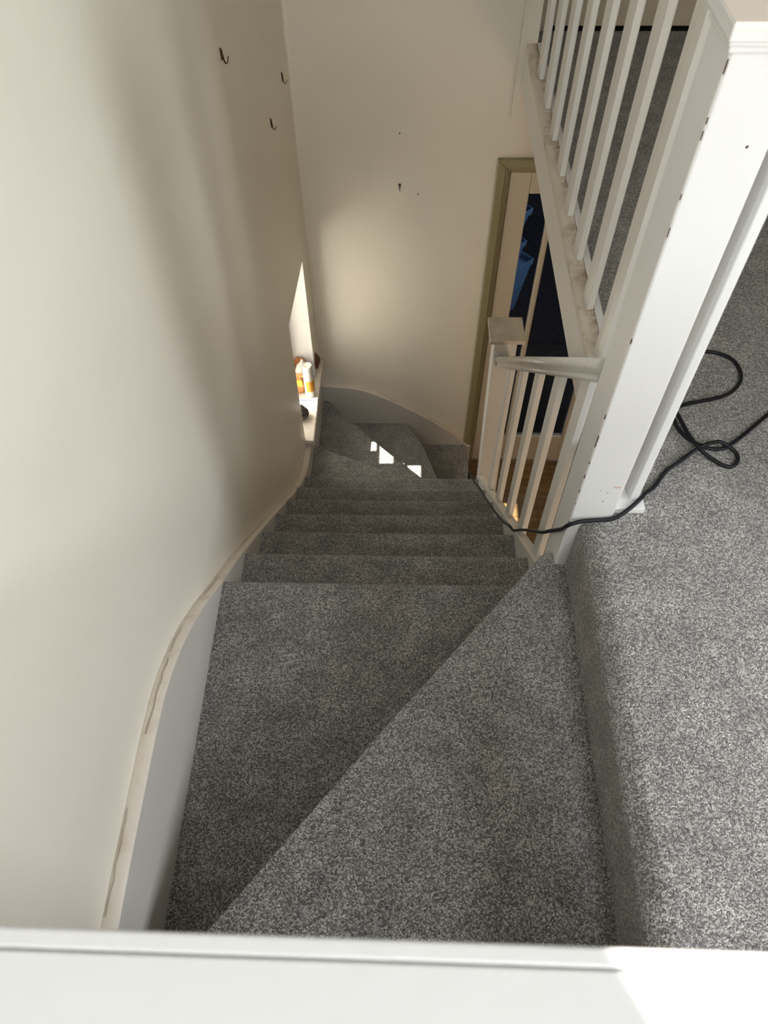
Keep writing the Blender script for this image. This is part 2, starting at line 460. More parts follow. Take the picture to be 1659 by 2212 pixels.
for j, (c, d) in enumerate(rows):
    cols = ((2.645, 2.695), (2.705, 2.790), (2.800, 2.868), (2.878, 2.990)) if j == 0 else ((2.645, 2.695), (2.705, 2.850), (2.860, 2.990))
    for (a, b_), (a2, b2_) in zip(cols, cols[1:]):
        bm = NB(); box(bm, GX - .008, GX + .008, b_, a2, c - .001, d + .001); bevel(bm, 0.003, 1)
        link('glazing_bar', bm, M['trimw'], w1)
    for i, (a, b_) in enumerate(cols):
        clear = (j, i) in ((0, 2), (1, 1), (3, 1))
        bm = NB(); box(bm, GX - .002, GX + .002, a - .001, b_ + .001, c - .001, d + .001)
        o = link('pane', bm, M['glass'] if clear else M['frost'], w1)
        if not clear: o['label'] = 'unseen white pane added to hold back the sun'
# window board
bm = NB()
prism(bm, [(-0.603, WY0 + .001), (-0.603, WY1 - .001), (-0.503, WY1 - .001), (-0.503, YS + 0.002), (-0.452, YS + 0.002), (-0.457, 2.583), (-0.512, 2.583), (-0.512, WY0 + .001)], SILL - 0.028, SILL)
bevel(bm, 0.006, 3)
link('window_board', bm, M['cap'], w1, label='worn cream window board')

# ---- unseen upper window, its slope made up for the guard rail's sun patch
w2 = thing('window_2', 'unseen upper window in the left wall, sloped to shape the sun patch on the guard rail', None, (-0.63, -0.36, 1.6), kind='structure')
bm = NB()
for q4 in ([(-.75, 2.20), (-.71, 2.173), (-.71, 2.55), (-.75, 2.55)], [(.06, 1.657), (.10, 1.63), (.10, 2.55), (.06, 2.55)],
           [(-.71, 2.173), (.06, 1.657), (.06, 1.697), (-.71, 2.213)], [(-.71, 2.51), (.06, 2.51), (.06, 2.55), (-.71, 2.55)]):
    prism(bm, q4, -.65, -.62, 'x')
link('window_frame', bm, M['trimw'], w2)
bm = NB(); prism(bm, [(-.711, 2.212), (.061, 1.696), (.061, 2.511), (-.711, 2.511)], -.637, -.633, 'x')
link('pane', bm, M['glass'], w2)
# ---- bedroom window
w3 = thing('window_3', 'bedroom window that lights the landing from the right', None, (3.1, 0.0, 0.8), kind='structure')
bm = NB()
for b in ((3.08, 3.14, -.70, -.64, .80, 2.15), (3.08, 3.14, .64, .70, .80, 2.15), (3.08, 3.14, -.64, .64, .80, .86), (3.08, 3.14, -.64, .64, 2.09, 2.15)):
    box(bm, *b)
link('window_frame', bm, M['trimw'], w3)
bm = NB(); box(bm, 3.108, 3.112, -.641, .641, .859, 2.091)
link('pane', bm, M['glass'], w3)

# ---- hall door (door_1)
d1 = thing('door_1', 'cream glazed hall door in olive painted architrave beyond the balusters', None, (0.82, YW, ZF), kind='structure')
AX0, AX1, AZ = 0.425, 1.235, -0.455      # outer edge of the architrave
W_ = 0.062
def architrave(bm, w0, w1, y0, y1):
    # a mitred n-shaped board between insets w0 and w1
    o = [(AX0 + w0, ZF), (AX0 + w0, AZ - w0), (AX1 - w0, AZ - w0), (AX1 - w0, ZF)]
    i = [(AX1 - w1, ZF), (AX1 - w1, AZ - w1), (AX0 + w1, AZ - w1), (AX0 + w1, ZF)]
    for q4 in ((o[0], o[1], i[2], i[3]), (o[1], o[2], i[1], i[2]), (o[2], o[3], i[0], i[1])):
        prism(bm, q4, y0, y1, 'y')
bm = NB()
architrave(bm, 0.0, 0.040, YW - 0.020, YW)
architrave(bm, 0.040, 0.052, YW - 0.014, YW)
architrave(bm, 0.052, W_, YW - 0.010, YW)
bevel(bm, 0.003, 1)
link('architrave', bm, M['olive'], d1, label='olive green architrave')
bm = NB()
box(bm, AX0 + W_ - .003, 0.4885, YW - .004, YW + .14, ZF, AZ - W_)
box(bm, 1.172, AX1 - W_ + .003, YW - .004, YW + .14, ZF, AZ - W_)
box(bm, AX0 + W_ - .003, AX1 - W_ + .003, YW - .004, YW + .14, AZ - W_ - .001, AZ - W_ + .04)
link('door_lining', bm, M['olive'], d1)
LY0, LY1 = YW - 0.004, YW + 0.036
def leafpart(name, x0, x1, z0, z1, round_=False):
    bm = NB(); box(bm, x0, x1, LY0, LY1, z0, z1); bevel(bm, 0.010 if round_ else 0.003, 4 if round_ else 1)
    return link(name, bm, M['cream'], d1)
leafpart('stile', 0.4915, 0.589, -2.575, -0.522)
leafpart('stile', 1.062, 1.168, -2.575, -0.522)
leafpart('top_rail', 0.590, 1.061, -0.628, -0.522)
leafpart('bottom_rail', 0.590, 1.061, -2.575, -2.345)
leafpart('glazing_bar', 0.693, 0.722, -2.344, -0.629, True)
for x0, x1 in ((0.590, 0.693), (0.722, 1.061)):
    bm = NB(); box(bm, x0, x1, YW + .014, YW + .020, -2.344, -0.629)
    link('pane', bm, M['doorglass'], d1)

# ---- landing door (door_2)
d2 = thing('door_2', 'white door at the far end of the landing with a dark gap below it', None, (0.98, 3.39, 0.0), kind='structure')
bm = NB(); box(bm, 0.603, 1.357, 3.39, 3.43, 0.016, 2.015); bevel(bm, 0.003, 1)
link('door_leaf', bm, M['cream'], d2)
bm = NB(); box(bm, 0.60, 1.36, 3.385, 3.50, -0.03, 0.001)  # near-black colour put in for the shade under the door
link('threshold', bm, M['dark'], d2, label='black strip that stands for the shaded gap under the door')

# ---- fascia of the landing edge
bm = NB(); box(bm, 0.478, 0.486, 1.045, YW - .035, -0.125, 0.004); bevel(bm, 0.002, 1)
link('trim_1', bm, M['trim'], kind='structure', label='cream fascia board along the edge of the upper landing')

# ================================================================== STAIRCASE
st = thing('staircase', 'winding staircase covered in grey carpet between cream painted strings', 'staircase', (0.0, 1.6, ZF))
XL, XR = -0.4755, 0.3995
def nos(k): return Y0 + (k - 2) * GO
steps = {}
steps[1] = ([(0.4078, -0.058), (0.4078, 0.949), (0.381, 0.949), (0.3805, 0.978), (0.372, 0.992), (0.352, 0.978), (-0.034, 0.524), (-0.331, 0.163), (XL, -0.01), (XL, -0.058)], [(2, 3), (3, 4), (4, 5), (5, 6), (6, 7), (7, 8)])
steps[2] = ([(XL, -0.045), (-0.331, 0.120), (-0.034, 0.480), (XR, 0.985), (XR, nos(2)), (XL, nos(2))], [(4, 5)])
for k in range(3, 9):
    xr = XR if k < 8 else 0.397
    steps[k] = ([(XL, nos(k - 1) - .03), (xr, nos(k - 1) - .03), (xr, nos(k)), (XL, nos(k))], [(2, 3)])
steps[9] = ([(XL, 2.28), (0.398, 2.28), (0.398, 2.316), (-0.011, 2.478), (-0.042, 2.497), (XL, 2.690)], [(2, 3), (3, 4), (4, 5)])
steps[10] = ([(0.396, 2.29), (0.396, 2.375), (0.117, 2.622), (-0.091, 2.821), (-0.425, 3.2075), (XL, 3.2075), (XL, 2.655), (-0.05, 2.46)], [(1, 2), (2, 3), (3, 4)])
steps[11] = ([(0.392, 2.33), (0.224, 2.780), (0.145, 3.030), (0.062, 3.2075), (-0.46, 3.2075), (-0.115, 2.80), (0.09, 2.60)], [(0, 1), (1, 2), (2, 3)])
steps[12] = ([(0.402, 2.46), (0.446, 2.465), (0.446, 3.072), (0.437, 3.2075), (0.03, 3.2075), (0.12, 3.02), (0.20, 2.77), (0.36, 2.35), (0.40, 2.352)], [(1, 2), (2, 3)])
for k, (poly, ne) in steps.items():
    z = -RISE * k
    bm = NB()
    A, B, fs = prism(bm, poly, z - 0.042, z)
    want = [{B[i], B[j]} for i, j in ne]
    ed = [e for e in bm.edges if set(e.verts) in want]
    bevel(bm, 0.028, 9, ed)
    # riser and core, set back under the nosing
    cx = sum(p[0] for p in poly) / len(poly); cy = sum(p[1] for p in poly) / len(poly)
    core = []
    nidx = set(i for e in ne for i in e)
    for i, (x, y) in enumerate(poly):
        if i in nidx:
            d = Vector((cx - x, cy - y)); d.normalize()
            core.append((x + d.x * 0.02, y + d.y * 0.02))
        else: core.append((x, y))
    prism(bm, core, z - RISE - 0.01, z - 0.041)
    link('carpeted_step', bm, M['carpet'], st)

# ---- wall string, left (board with a broad cream top edge)
prof = [(-0.06, -0.112), (0.144, -0.106), (0.241, -0.100), (0.476, -0.099), (0.56, -0.106), (0.623, -0.123), (0.70, -0.158), (0.77, -0.202), (0.87, -0.280), (0.994, -0.392),
        (1.181, -0.552), (1.398, -0.756), (1.677, -1.024), (2.053, -1.394), (2.20, -1.524), (2.314, -1.612), (2.42, -1.670), (2.535, -1.700), (2.583, -1.706)]
bm = NB()
top_in = [(XS, y, z) for y, z in prof]
def bot(y): return -0.85 if y < 0.6 else max(-0.85 - (y - 0.6) * 0.93, ZF + .05)
vi = [bm.verts.new(p) for p in top_in]
vo = [bm.verts.new((XW + 0.0004, y, z - 0.001)) for y, z in prof]
vb = [bm.verts.new((XS, y, bot(y))) for y, z in prof]
n = len(prof)
for i in range(n - 1):
    f = bm.faces.new((vi[i], vi[i + 1], vo[i + 1], vo[i])); f.material_index = 1; f.smooth = True
    f = bm.faces.new((vb[i], vb[i + 1], vi[i + 1], vi[i])); f.smooth = False
# the string goes on level below the window board to the corner
prism(bm, [(XS, 2.584), (XS, YS), (wall_x(YS) + .0006, YS), (XW + .0006, 2.584)], ZF + .05, SILL - 0.0285)
ws = link('wall_string', bm, [M['string'], M['cap']], st, label='cream painted wall string with worn top edge')
# ---- far string
fprof = [(-0.474, -1.878), (-0.40, -1.882), (-0.294, -1.893), (-0.24, -1.908), (-0.183, -1.930), (-0.11, -1.966), (-0.041, -2.010), (0.03, -2.055), (0.105, -2.105), (0.18, -2.158), (0.256, -2.219), (0.32, -2.276), (0.367, -2.322), (0.41, -2.37), (0.442, -2.405)]
bm = NB()
vi = [bm.verts.new((x, YS, z)) for x, z in fprof]
vo = [bm.verts.new((x, YW - .0004, z)) for x, z in fprof]
vb = [bm.verts.new((x, YS, ZF)) for x, z in fprof]
for i in range(len(fprof) - 1):
    f = bm.faces.new((vi[i], vi[i + 1], vo[i + 1], vo[i])); f.material_index = 1; f.smooth = True
    bm.faces.new((vb[i], vb[i + 1], vi[i + 1], vi[i]))
box(bm, 0.442, 0.468, YS - .002, YW - .021, ZF, -2.41)
link('far_string', bm, [M['string'], M['cap']], st, label='curved cream string along the far wall')
# cracks in the old paint along both strings
def crack(pts):
    bm = NB(); tube(bm, pts, 0.0005, 4)
    link('paint_crack', bm, M['crack'], st)
def left_crack(y0, y1, x, amp=0.0022):
    n = max(4, int((y1 - y0) / 0.02)); P = []
    for i in range(n + 1):
        y = y0 + (y1 - y0) * i / n
        P.append((x + random.uniform(-amp, amp), y, lerp_prof(prof, y) + 0.0003))
    crack(P)
left_crack(0.48, 0.66, -0.494); left_crack(0.16, 0.34, -0.500); left_crack(0.92, 1.02, -0.496, .001)
left_crack(1.28, 1.72, -0.498); left_crack(1.8, 2.08, -0.499); left_crack(0.68, 0.76, -0.497)
def far_crack(x0, x1, y):
    n = int((x1 - x0) / 0.02); P = []
    for i in range(n + 1):
        x = x0 + (x1 - x0) * i / n
        P.append((x, y + random.uniform(-.0025, .0025), lerp_prof(fprof, x) + 0.0003))
    crack(P)
far_crack(-0.42, -0.20, 3.230); far_crack(-0.15, 0.05, 3.228); far_crack(0.10, 0.36, 3.230)

# ---- outer string (right) carrying the balusters
SX0, SX1 = 0.3995, 0.4325
def ztop(y): return -0.516 - 0.938 * (y - 1.156)
bm = NB()
y0, y1 = 1.046, 2.358
hexa(bm, [(SX0, y0, ztop(y0) - .36), (SX1, y0, ztop(y0) - .36), (SX1, y1, ztop(y1) - .36), (SX0, y1, ztop(y1) - .36)],
     [(SX0, y0, ztop(y0)), (SX1, y0, ztop(y0)), (SX1, y1, ztop(y1)), (SX0, y1, ztop(y1))])
bevel(bm, 0.003, 2)
link('outer_string', bm, M['trim'], st)
bm = NB()
prism(bm, [(0.45, ZF), (2.357, ZF), (2.357, ztop(2.357) - .34), (1.046, ztop(1.046) - .34), (0.45, -.45)], 0.404, 0.428, 'x')
link('spandrel_panel', bm, M['trim'], st)

# ================================================================== STAIR BALUSTRADE
sb = thing('stair_balustrade', 'cream stair balustrade with five flat balusters running down to a capped newel', 'balustrade', (0.44, 2.40, ZF))
for i in range(5):
    yf = 1.168 + i * 0.2157
    bm = NB()
    x0, x1, yb = 0.4075, 0.4275, yf + 0.055
    def rb(y): return 0.385 - 0.923 * (y - 1.045) - 0.055
    hexa(bm, [(x0, yf, ztop(yf) - .0005), (x1, yf, ztop(yf) - .0005), (x1, yb, ztop(yb) - .0005), (x0, yb, ztop(yb) - .0005)],
         [(x0, yf, rb(yf)), (x1, yf, rb(yf)), (x1, yb, rb(yb)), (x0, yb, rb(yb))])
    bevel(bm, 0.0035, 2, [e for e in bm.edges if abs(e.verts[0].co.z - e.verts[1].co.z) > 0.3])
    link('baluster', bm, M['trim'], sb)
# handrail: a moulded section swept between the posts
bm = NB()
sec = [(0.006, -0.064), (0.054, -0.064), (0.056, -0.052), (0.052, -0.040), (0.060, -0.030), (0.064, -0.018), (0.058, -0.006),
       (0.046, 0.000), (0.014, 0.000), (0.002, -0.006), (-0.004, -0.018), (0.000, -0.030), (0.008, -0.040), (0.004, -0.052)]
a = [bm.verts.new((0.374 + u, 1.0445, 0.385 + w)) for u, w in sec]
b = [bm.verts.new((0.404 + u, 2.3595, -0.831 + w)) for u, w in sec]
for i in range(len(sec)):
    f = bm.faces.new((a[i], a[(i + 1) % len(sec)], b[(i + 1) % len(sec)], b[i])); f.smooth = True
bm.faces.new(a[::-1]); bm.faces.new(b)
link('handrail', bm, M['rail'], sb)
# lower newel, leaning slightly
bm = NB()
zt, zb = -0.752, ZF
def nx(z): return 0.388 + 0.027 * (zt - z) / 1.1
hexa(bm, [(nx(zb), 2.36, zb), (nx(zb) + .095, 2.36, zb), (nx(zb) + .095, 2.455, zb), (nx(zb), 2.455, zb)],
     [(nx(zt), 2.36, zt), (nx(zt) + .095, 2.36, zt), (nx(zt) + .095, 2.455, zt), (nx(zt), 2.455, zt)])
bevel(bm, 0.004, 2)
nw = link('newel', bm, M['trim'], sb)
bm = NB()
box(bm, 0.3665, 0.512, 2.345, 2.498, -0.756, -0.738)
bevel(bm, 0.004, 2)
link('newel_cap', bm, M['capdirty'], nw, label='square dusty newel cap')

# ================================================================== UPPER NEWEL POST
PX0, PX1, PY0, PY1 = 0.381, 0.473, 0.950, 1.044
up = thing('newel_post', 'tall square white newel post at the head of the stairs, chipped along its edge', 'newel post', (0.427, 0.997, -0.399))
bm = NB(); box(bm, PX0, PX1, PY0, PY1, -0.399, 0.956); bevel(bm, 0.0035, 2)
link('shaft', bm, M['trimw'], up)
bm = NB()
box(bm, PX0 - .004, PX1 + .004, PY0 - .004, PY1 + .004, 0.952, 0.960)
box(bm, PX0 - .007, PX1 + .007, PY0 - .007, PY1 + .007, 0.960, 0.966)
box(bm, PX0 - .010, PX1 + .010, PY0 - .010, PY1 + .010, 0.966, 0.986)
bevel(bm, 0.002, 2)
link('newel_cap', bm, M['trimw'], up)
bm = NB(); box(bm, PX0 - .0085, PX1 + .0085, PY0 - .0085, PY1 + .0085, 0.9855, 0.9875)
link('cap_top', bm, M['captop'], up, label='pinkish bare top of the cap')
# base plate and half baluster on the landing side
bm = NB(); box(bm, 0.4725, 0.5435, 0.962, 1.0435, 0.0005, 0.018); bevel(bm, 0.002, 2)
link('base_plate', bm, M['trimw'], up)
bm = NB()
prism(bm, [(0.5095, 0.998), (0.512, 0.985), (0.527, 0.985), (0.533, 0.992), (0.533, 1.036), (0.5095, 1.036)], 0.0175, 0.90)
bevel(bm, 0.0015, 1)
link('half_baluster', bm, M['trimw'], up)
# flaked paint along the front left arris
for z, l in ((0.936, .016), (0.872, .014), (0.853, .022), (0.768, .014), (0.713, .020), (0.509, .018), (0.325, .020), (0.262, .020), (0.245, .016), (0.190, .012), (0.145, .012), (0.095, .010), (0.05, .008), (-0.02, .010)):
    bm = NB()
    w = random.uniform(.0001, .0009); l *= random.uniform(.35, 1.2)
    n = 7; L_ = []; R2 = []
    for i in range(n + 1):
        t = i / n; ww = w * math.sin(math.pi * t) * random.uniform(.6, 1.1)
        L_.append(bm.verts.new((PX0 + .0008 + .0004, PY0 - .00025 + .0008, z + l * (t - .5))))
        R2.append(bm.verts.new((PX0 + .0009 + ww, PY0 - .00035, z + l * (t - .5))))
    for i in range(n): bm.faces.new((L_[i], R2[i], R2[i + 1], L_[i + 1]))
    for vv, off in ((L_, 0),):
        K = [bm.verts.new((PX0 - .0003, PY0 + .0009 + w * .6 * math.sin(math.pi * i / n), z + l * (i / n - .5))) for i in range(n + 1)]
        for i in range(n): bm.faces.new((K[i], L_[i], L_[i + 1], K[i + 1]))
    link('paint_chip', bm, M['chip'], up)
for x, z, r in ((0.444, 0.839, .0022), (0.441, 0.091, .0014), (0.438, 0.061, .0016), (0.425, 0.10, .001)):
    bm = NB()
    bmesh.ops.create_uvsphere(bm, u_segments=8, v_segments=6, radius=r)
    for v in bm.verts: v.co = Vector((x + v.co.x, PY0 + v.co.y * .25, z + v.co.z))
    link('nail_hole', bm, M['chip'], up)

bm = NB()
lathe(bm, [(.0085, 0), (.0085, .0004)], (0, 0, 0), 20)
bm.transform(Matrix.Translation((0.457, PY0 - .0002, 0.111)) @ Matrix.Diagonal((1, 1, .38, 1)) @ Matrix.Rotation(math.radians(90), 4, 'X'))
link('paint_mark', bm, M['mark'], up, label='small pink mark where the white paint is gone')
# ================================================================== LANDING BALUSTRADE
lb = thing('landing_balustrade', 'white landing balustrade with tall chamfered balusters above the lower hall door', 'balustrade', (0.51, 2.1, 0.0))
bm = NB(); box(bm, 0.4775, 0.5195, 1.0450, YW - .035, 0.004, 0.030); bevel(bm, 0.002, 2)
link('base_rail', bm, M['dirty'], lb, label='base rail with brown dirt between the balusters')
bm = NB(); box(bm, 0.5197, 0.5405, 1.0450, YW - .035, -0.002, 0.034); bevel(bm, 0.003, 2)
link('fillet', bm, M['trimw'], lb, label='clean white strip along the landing side')
for i in range(9):
    yf = 1.184 + i * 0.2151
    bm = NB()
    prism(bm, [(0.4965, yf + .026), (0.500, yf), (0.516, yf), (0.5185, yf + .003), (0.5185, yf + .053), (0.516, yf + .056), (0.4965, yf + .056)], 0.0295, 0.885)
    bevel(bm, 0.001, 1)
    link('baluster', bm, M['trim'], lb)
bm = NB(); box(bm, 0.475, 0.535, 1.0445, YW - .035, 0.884, 0.940); bevel(bm, 0.012, 3)
link('handrail', bm, M['trim'], lb)

# ================================================================== GUARD RAIL IN THE FOREGROUND
gr = thing('guard_rail', 'broad white rail across the bottom foreground in front of the camera', 'rail', (0.0, -0.02, -0.06))
bm = NB()
ZR = 0.950
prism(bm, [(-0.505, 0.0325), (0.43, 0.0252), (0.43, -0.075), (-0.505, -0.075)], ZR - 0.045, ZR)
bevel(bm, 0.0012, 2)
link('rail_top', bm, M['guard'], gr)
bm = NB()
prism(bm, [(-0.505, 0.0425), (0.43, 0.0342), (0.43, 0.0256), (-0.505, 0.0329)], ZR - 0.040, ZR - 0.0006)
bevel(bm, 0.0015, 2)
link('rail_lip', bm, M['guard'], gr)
bm = NB(); box(bm, -0.504, 0.33, -0.057, 0.012, 0.002, ZR - .044)
link('boarded_panel', bm, M['trimw'], gr)
bm = NB(); box(bm, 0.3305, 0.418, -0.072, 0.015, 0.001, ZR - .044); bevel(bm, .003, 1)
link('end_post', bm, M['trimw'], gr)

# ================================================================== CABLE
cab = [(1.335, 1.52, .006), (1.20, 1.47, .006), (1.06, 1.40, .006), (0.945, 1.30, .006), (0.896, 1.259, .006), (0.819, 1.191, .006), (0.774, 1.156, .006), (0.751, 1.147, .006), (0.723, 1.150, .007), (0.695, 1.168, .008), (0.678, 1.189, .007),
       (0.667, 1.222, .006), (0.668, 1.262, .006), (0.690, 1.33, .006), (0.712, 1.40, .006), (0.742, 1.455, .006),
       (0.781, 1.475, .006), (0.805, 1.479, .006), (0.835, 1.470, .006), (0.860, 1.446, .006), (0.867, 1.406, .006), (0.856, 1.368, .006), (0.824, 1.332, .006), (0.782, 1.312, .006),
       (0.718, 1.295, .006), (0.685, 1.280, .009), (0.671, 1.262, .015), (0.676, 1.238, .014), (0.685, 1.189, .014), (0.700, 1.145, .015), (0.723, 1.121, .008), (0.753, 1.096, .006),
       (0.774, 1.097, .006), (0.789, 1.119, .006), (0.785, 1.141, .008), (0.758, 1.161, .015), (0.740, 1.162, .012), (0.720, 1.153, .016), (0.692, 1.139, .010), (0.650, 1.106, .006), (0.616, 1.080, .006), (0.580, 1.034, .006),
       (0.550, 1.004, .020), (0.535, 0.985, .026), (0.505, 0.958, .022), (0.475, 0.943, .009), (0.449, 0.940, .006), (0.415, 0.937, .006), (0.392, 0.934, .003), (0.374, 0.934, -.010),
       (0.3745, 0.965, -.070), (0.3745, 1.03, -.174), (0.380, 1.10, -.285), (0.386, 1.20, -.427), (0.390, 1.32, -.600), (0.392, 1.42, -.752), (0.386, 1.46, -.785), (0.372, 1.535, -.857),
       (0.360, 1.672, -.975), (0.356, 1.83, -1.120), (0.354, 1.99, -1.265), (0.352, 2.10, -1.375), (0.351, 2.17, -1.435), (0.350, 2.31, -1.560), (0.352, 2.335, -1.60), (0.36, 2.345, -1.70), (0.37, 2.35, -1.78)]
bm = NB(); tube(bm, spline(cab, 6), 0.0047, 8)
link('extension_cable', bm, M['cable'], smooth=True, label='black cable looped on the landing carpet and trailing down the stairs', cat='cable')

# ================================================================== HOOKS AND PLUGS ON THE WALLS
def hook(y, zt, zb, w, sc, label):
    x = wall_x(y)
    t = thing('coat_hook', label, 'hook', (x, y, zt), 'hooks on the left wall')
    h = zt - zb
    bm = NB()
    lathe(bm, [(0.0005, 0.0045), (0.004 * sc, 0.003), (0.0045 * sc, 0)], (0, 0, 0), 12)
    bm.transform(Matrix.Translation((x, y, zt - .004)) @ Matrix.Rotation(math.radians(90), 4, 'Y'))
    link('screw_head', bm, M['rust'], t, True)
    pts = [(x + .003, y, zt - .004), (x + .004, y + .002, zt - h * .5), (x + .006, y + .004, zb + .006), (x + .009, y + .005, zb), (x + .014, y + .006, zb + .003), (x + .019, y + .007, zb + .013 + w)]
    bm = NB(); sp = spline(pts, 5)
    tube(bm, sp, [0.0026 * sc * (1 - .55 * i / (len(sp) - 1)) for i in range(len(sp))], 8)
    link('wire_hook', bm, M['rust'], t, True)
    bm = NB()
    prism(bm, [(y - .005 * sc, zt - .002), (y + .001, zt - .002), (y + .004, zb + .010), (y - .001 * sc, zb + .010)], x - .001, x + .0022, 'x')
    link('back_plate', bm, M['rust'], t)
hook(2.196, 0.433, 0.392, .006, 1.15, 'largest brass hook on the left wall, nearest to the camera')
hook(3.085, -0.026, -0.072, 0.0, .9, 'thin brass hook on the left wall, close to the far corner')
hook(2.782, -0.053, -0.098, 0.0, .95, 'lowest of the brass hooks on the left wall')
def plug(x, z, r, label, hang=False):
    t = thing('wall_plug', label, 'wall plug', (x, YW, z))
    bm = NB(); lathe(bm, [(r, 0), (r, .004), (r * .5, .0045)], (0, 0, 0), 10)
    bm.transform(Matrix.Translation((x, YW + .0008, z)) @ Matrix.Rotation(math.radians(90), 4, 'X'))
    link('plug', bm, M['plug'], t)
    if hang:
        bm = NB(); tube(bm, [(x, YW - .004, z - .004), (x, YW - .005, z - .015), (x + .001, YW - .003, z - .030)], [.003, .0025, .001], 6)
        link('bent_screw', bm, M['plug'], t)
plug(-0.016, -0.588, .0065, 'dark wall plug with a bent screw in the middle of the far wall', True)
plug(0.071, -0.634, .003, 'tiny dark nail hole plug to the right of the bent screw')
plug(-0.018, -0.346, .003, 'tiny dark nail hole plug high on the far wall above the bent screw')

# ================================================================== THINGS ON THE WINDOW BOARD
bt = thing('bottle', 'upright white plastic bottle with an orange label on the window board', 'bottle', (-0.500, 2.915, SILL))
bm = NB(); lathe(bm, [(.022, 0), (.026, .004), (.0275, .02), (.0275, .165), (.026, .185), (.0235, .196)], (-0.500, 2.915, SILL), 28)
link('body', bm, M['plastic'], bt, True)
bm = NB(); lathe(bm, [(.0245, .194), (.0255, .198), (.0255, .226), (.0235, .2315), (.022, .2300), (.0, .2295)], (-0.500, 2.915, SILL), 28, cap=False)
link('cap', bm, M['plastic'], bt, True, label='white screw cap')
bm = NB()
seg = 20
a0, a1 = -2.15, 0.95
lo = [bm.verts.new((-0.500 + .0279 * math.cos(a0 + (a1 - a0) * i / seg), 2.915 + .0279 * math.sin(a0 + (a1 - a0) * i / seg), SILL + .055)) for i in range(seg + 1)]
hi = [bm.verts.new((v.co.x, v.co.y, SILL + .133)) for v in lo]
for i in range(seg): bm.faces.new((lo[i], lo[i + 1], hi[i + 1], hi[i]))
lab = link('paper_label', bm, M['orange'], bt, True, label='orange label with lines of print')
bm = NB()
for j in range(8):
    z = SILL + .122 - j * .0085
    e0 = -1.35 + random.uniform(0, .1); e1 = e0 + random.uniform(.9, 1.5)
    q4 = [(e0 + (e1 - e0) * i / 6) for i in range(7)]
    A = [bm.verts.new((-0.500 + .0281 * math.cos(t), 2.915 + .0281 * math.sin(t), z)) for t in q4]
    B = [bm.verts.new((v.co.x, v.co.y, z + .0022)) for v in A]
    for i in range(6): bm.faces.new((A[i], A[i + 1], B[i + 1], B[i]))
o = link('label_print', bm, M['text'], lab)

# white cotton drawstring pouch behind the bottle
pc = thing('drawstring_pouch', 'crumpled white pouch with loose white strings behind the bottle', 'pouch', (-0.535, 3.005, SILL))
bm = NB()
bmesh.ops.create_icosphere(bm, subdivisions=4, radius=1)
for v in bm.verts:
    c = v.co.copy(); a = math.atan2(c.y, c.x)
    ruf = 1 + .13 * math.sin(7 * a + 3 * c.z) * (0.4 + max(0, c.z)) + .06 * math.sin(13 * a - 5 * c.z)
    neck = 1.0 if c.z < .35 else max(.28, 1 - 1.5 * (c.z - .35))
    if c.z > .8: neck = .34 + .8 * (c.z - .8)
    v.co = Vector((-0.540 + c.x * .042 * ruf * neck, 3.010 + c.y * .040 * ruf * neck, SILL + .092 + c.z * .092))
link('pouch_body', bm, M['cloth'], pc, True)
for pts in ([(-.528, 2.985, -1.505), (-.512, 2.972, -1.492), (-.494, 2.965, -1.525), (-.482, 2.962, -1.565), (-.486, 2.96, -1.585)],
            [(-.530, 2.985, -1.505), (-.516, 2.978, -1.500), (-.502, 2.972, -1.53), (-.492, 2.97, -1.56)],
            [(-.545, 2.98, -1.505), (-.553, 2.975, -1.485), (-.545, 2.97, -1.478), (-.535, 2.975, -1.50)]):
    bm = NB(); tube(bm, spline(pts, 6), .0026, 6)
    link('drawstring', bm, M['cloth'], pc, True)

# brown leather pouch in the corner
lp = NB()
bmesh.ops.create_icosphere(lp, subdivisions=4, radius=1)
for v in lp.verts:
    c = v.co.copy(); a = math.atan2(c.y, c.x)
    r = 1 + .10 * math.sin(5 * a + 2 * c.z) + .05 * math.sin(11 * a)
    top = 1.0 if c.z < .2 else 1 - .35 * (c.z - .2)
    v.co = Vector((-0.490 + c.x * .030 * r * top + .006 * c.z, 3.128 + c.y * .034 * r * top, SILL + .062 + c.z * .062))
link('leather_pouch', lp, M['brown'], smooth=True, label='small wrinkled brown pouch in the far corner of the window board', cat='pouch')

# bag of nuts leaning on the far reveal
nb_ = thing('snack_bag', 'orange brown bag of nuts with a yellow print, beside the bottle', 'snack bag', (-0.563, 2.940, SILL))
bm = NB()
bmesh.ops.create_icosphere(bm, subdivisions=4, radius=1)
for v in bm.verts:
    c = v.co.copy()
    sx = abs(c.x) ** .6 * (1 if c.x > 0 else -1); sy = abs(c.y) ** .7 * (1 if c.y > 0 else -1)
    pin = 1 - .35 * max(0, c.z) ** 2
    v.co = Vector((-0.563 + sx * .034 * pin, 2.940 + sy * .022 * pin, SILL + .066 + c.z * .066))
link('bag_body', bm, M['nuts'], nb_, True)
bm = NB(); hexa(bm, [(-.588, 2.9165, -1.585), (-.538, 2.9165, -1.585), (-.538, 2.9205, -1.585), (-.588, 2.9205, -1.585)], [(-.586, 2.9175, -1.545), (-.540, 2.9175, -1.545), (-.540, 2.922, -1.545), (-.586, 2.922, -1.545)])
link('printed_label', bm, M['yellow'], nb_, label='yellow printed label')
bm = NB(); hexa(bm, [(-.592, 2.930, -1.530), (-.534, 2.930, -1.530), (-.534, 2.950, -1.530), (-.592, 2.950, -1.530)], [(-.589, 2.936, -1.512), (-.537, 2.936, -1.512), (-.537, 2.944, -1.512), (-.589, 2.944, -1.512)])
link('folded_top', bm, M['nuts'], nb_)

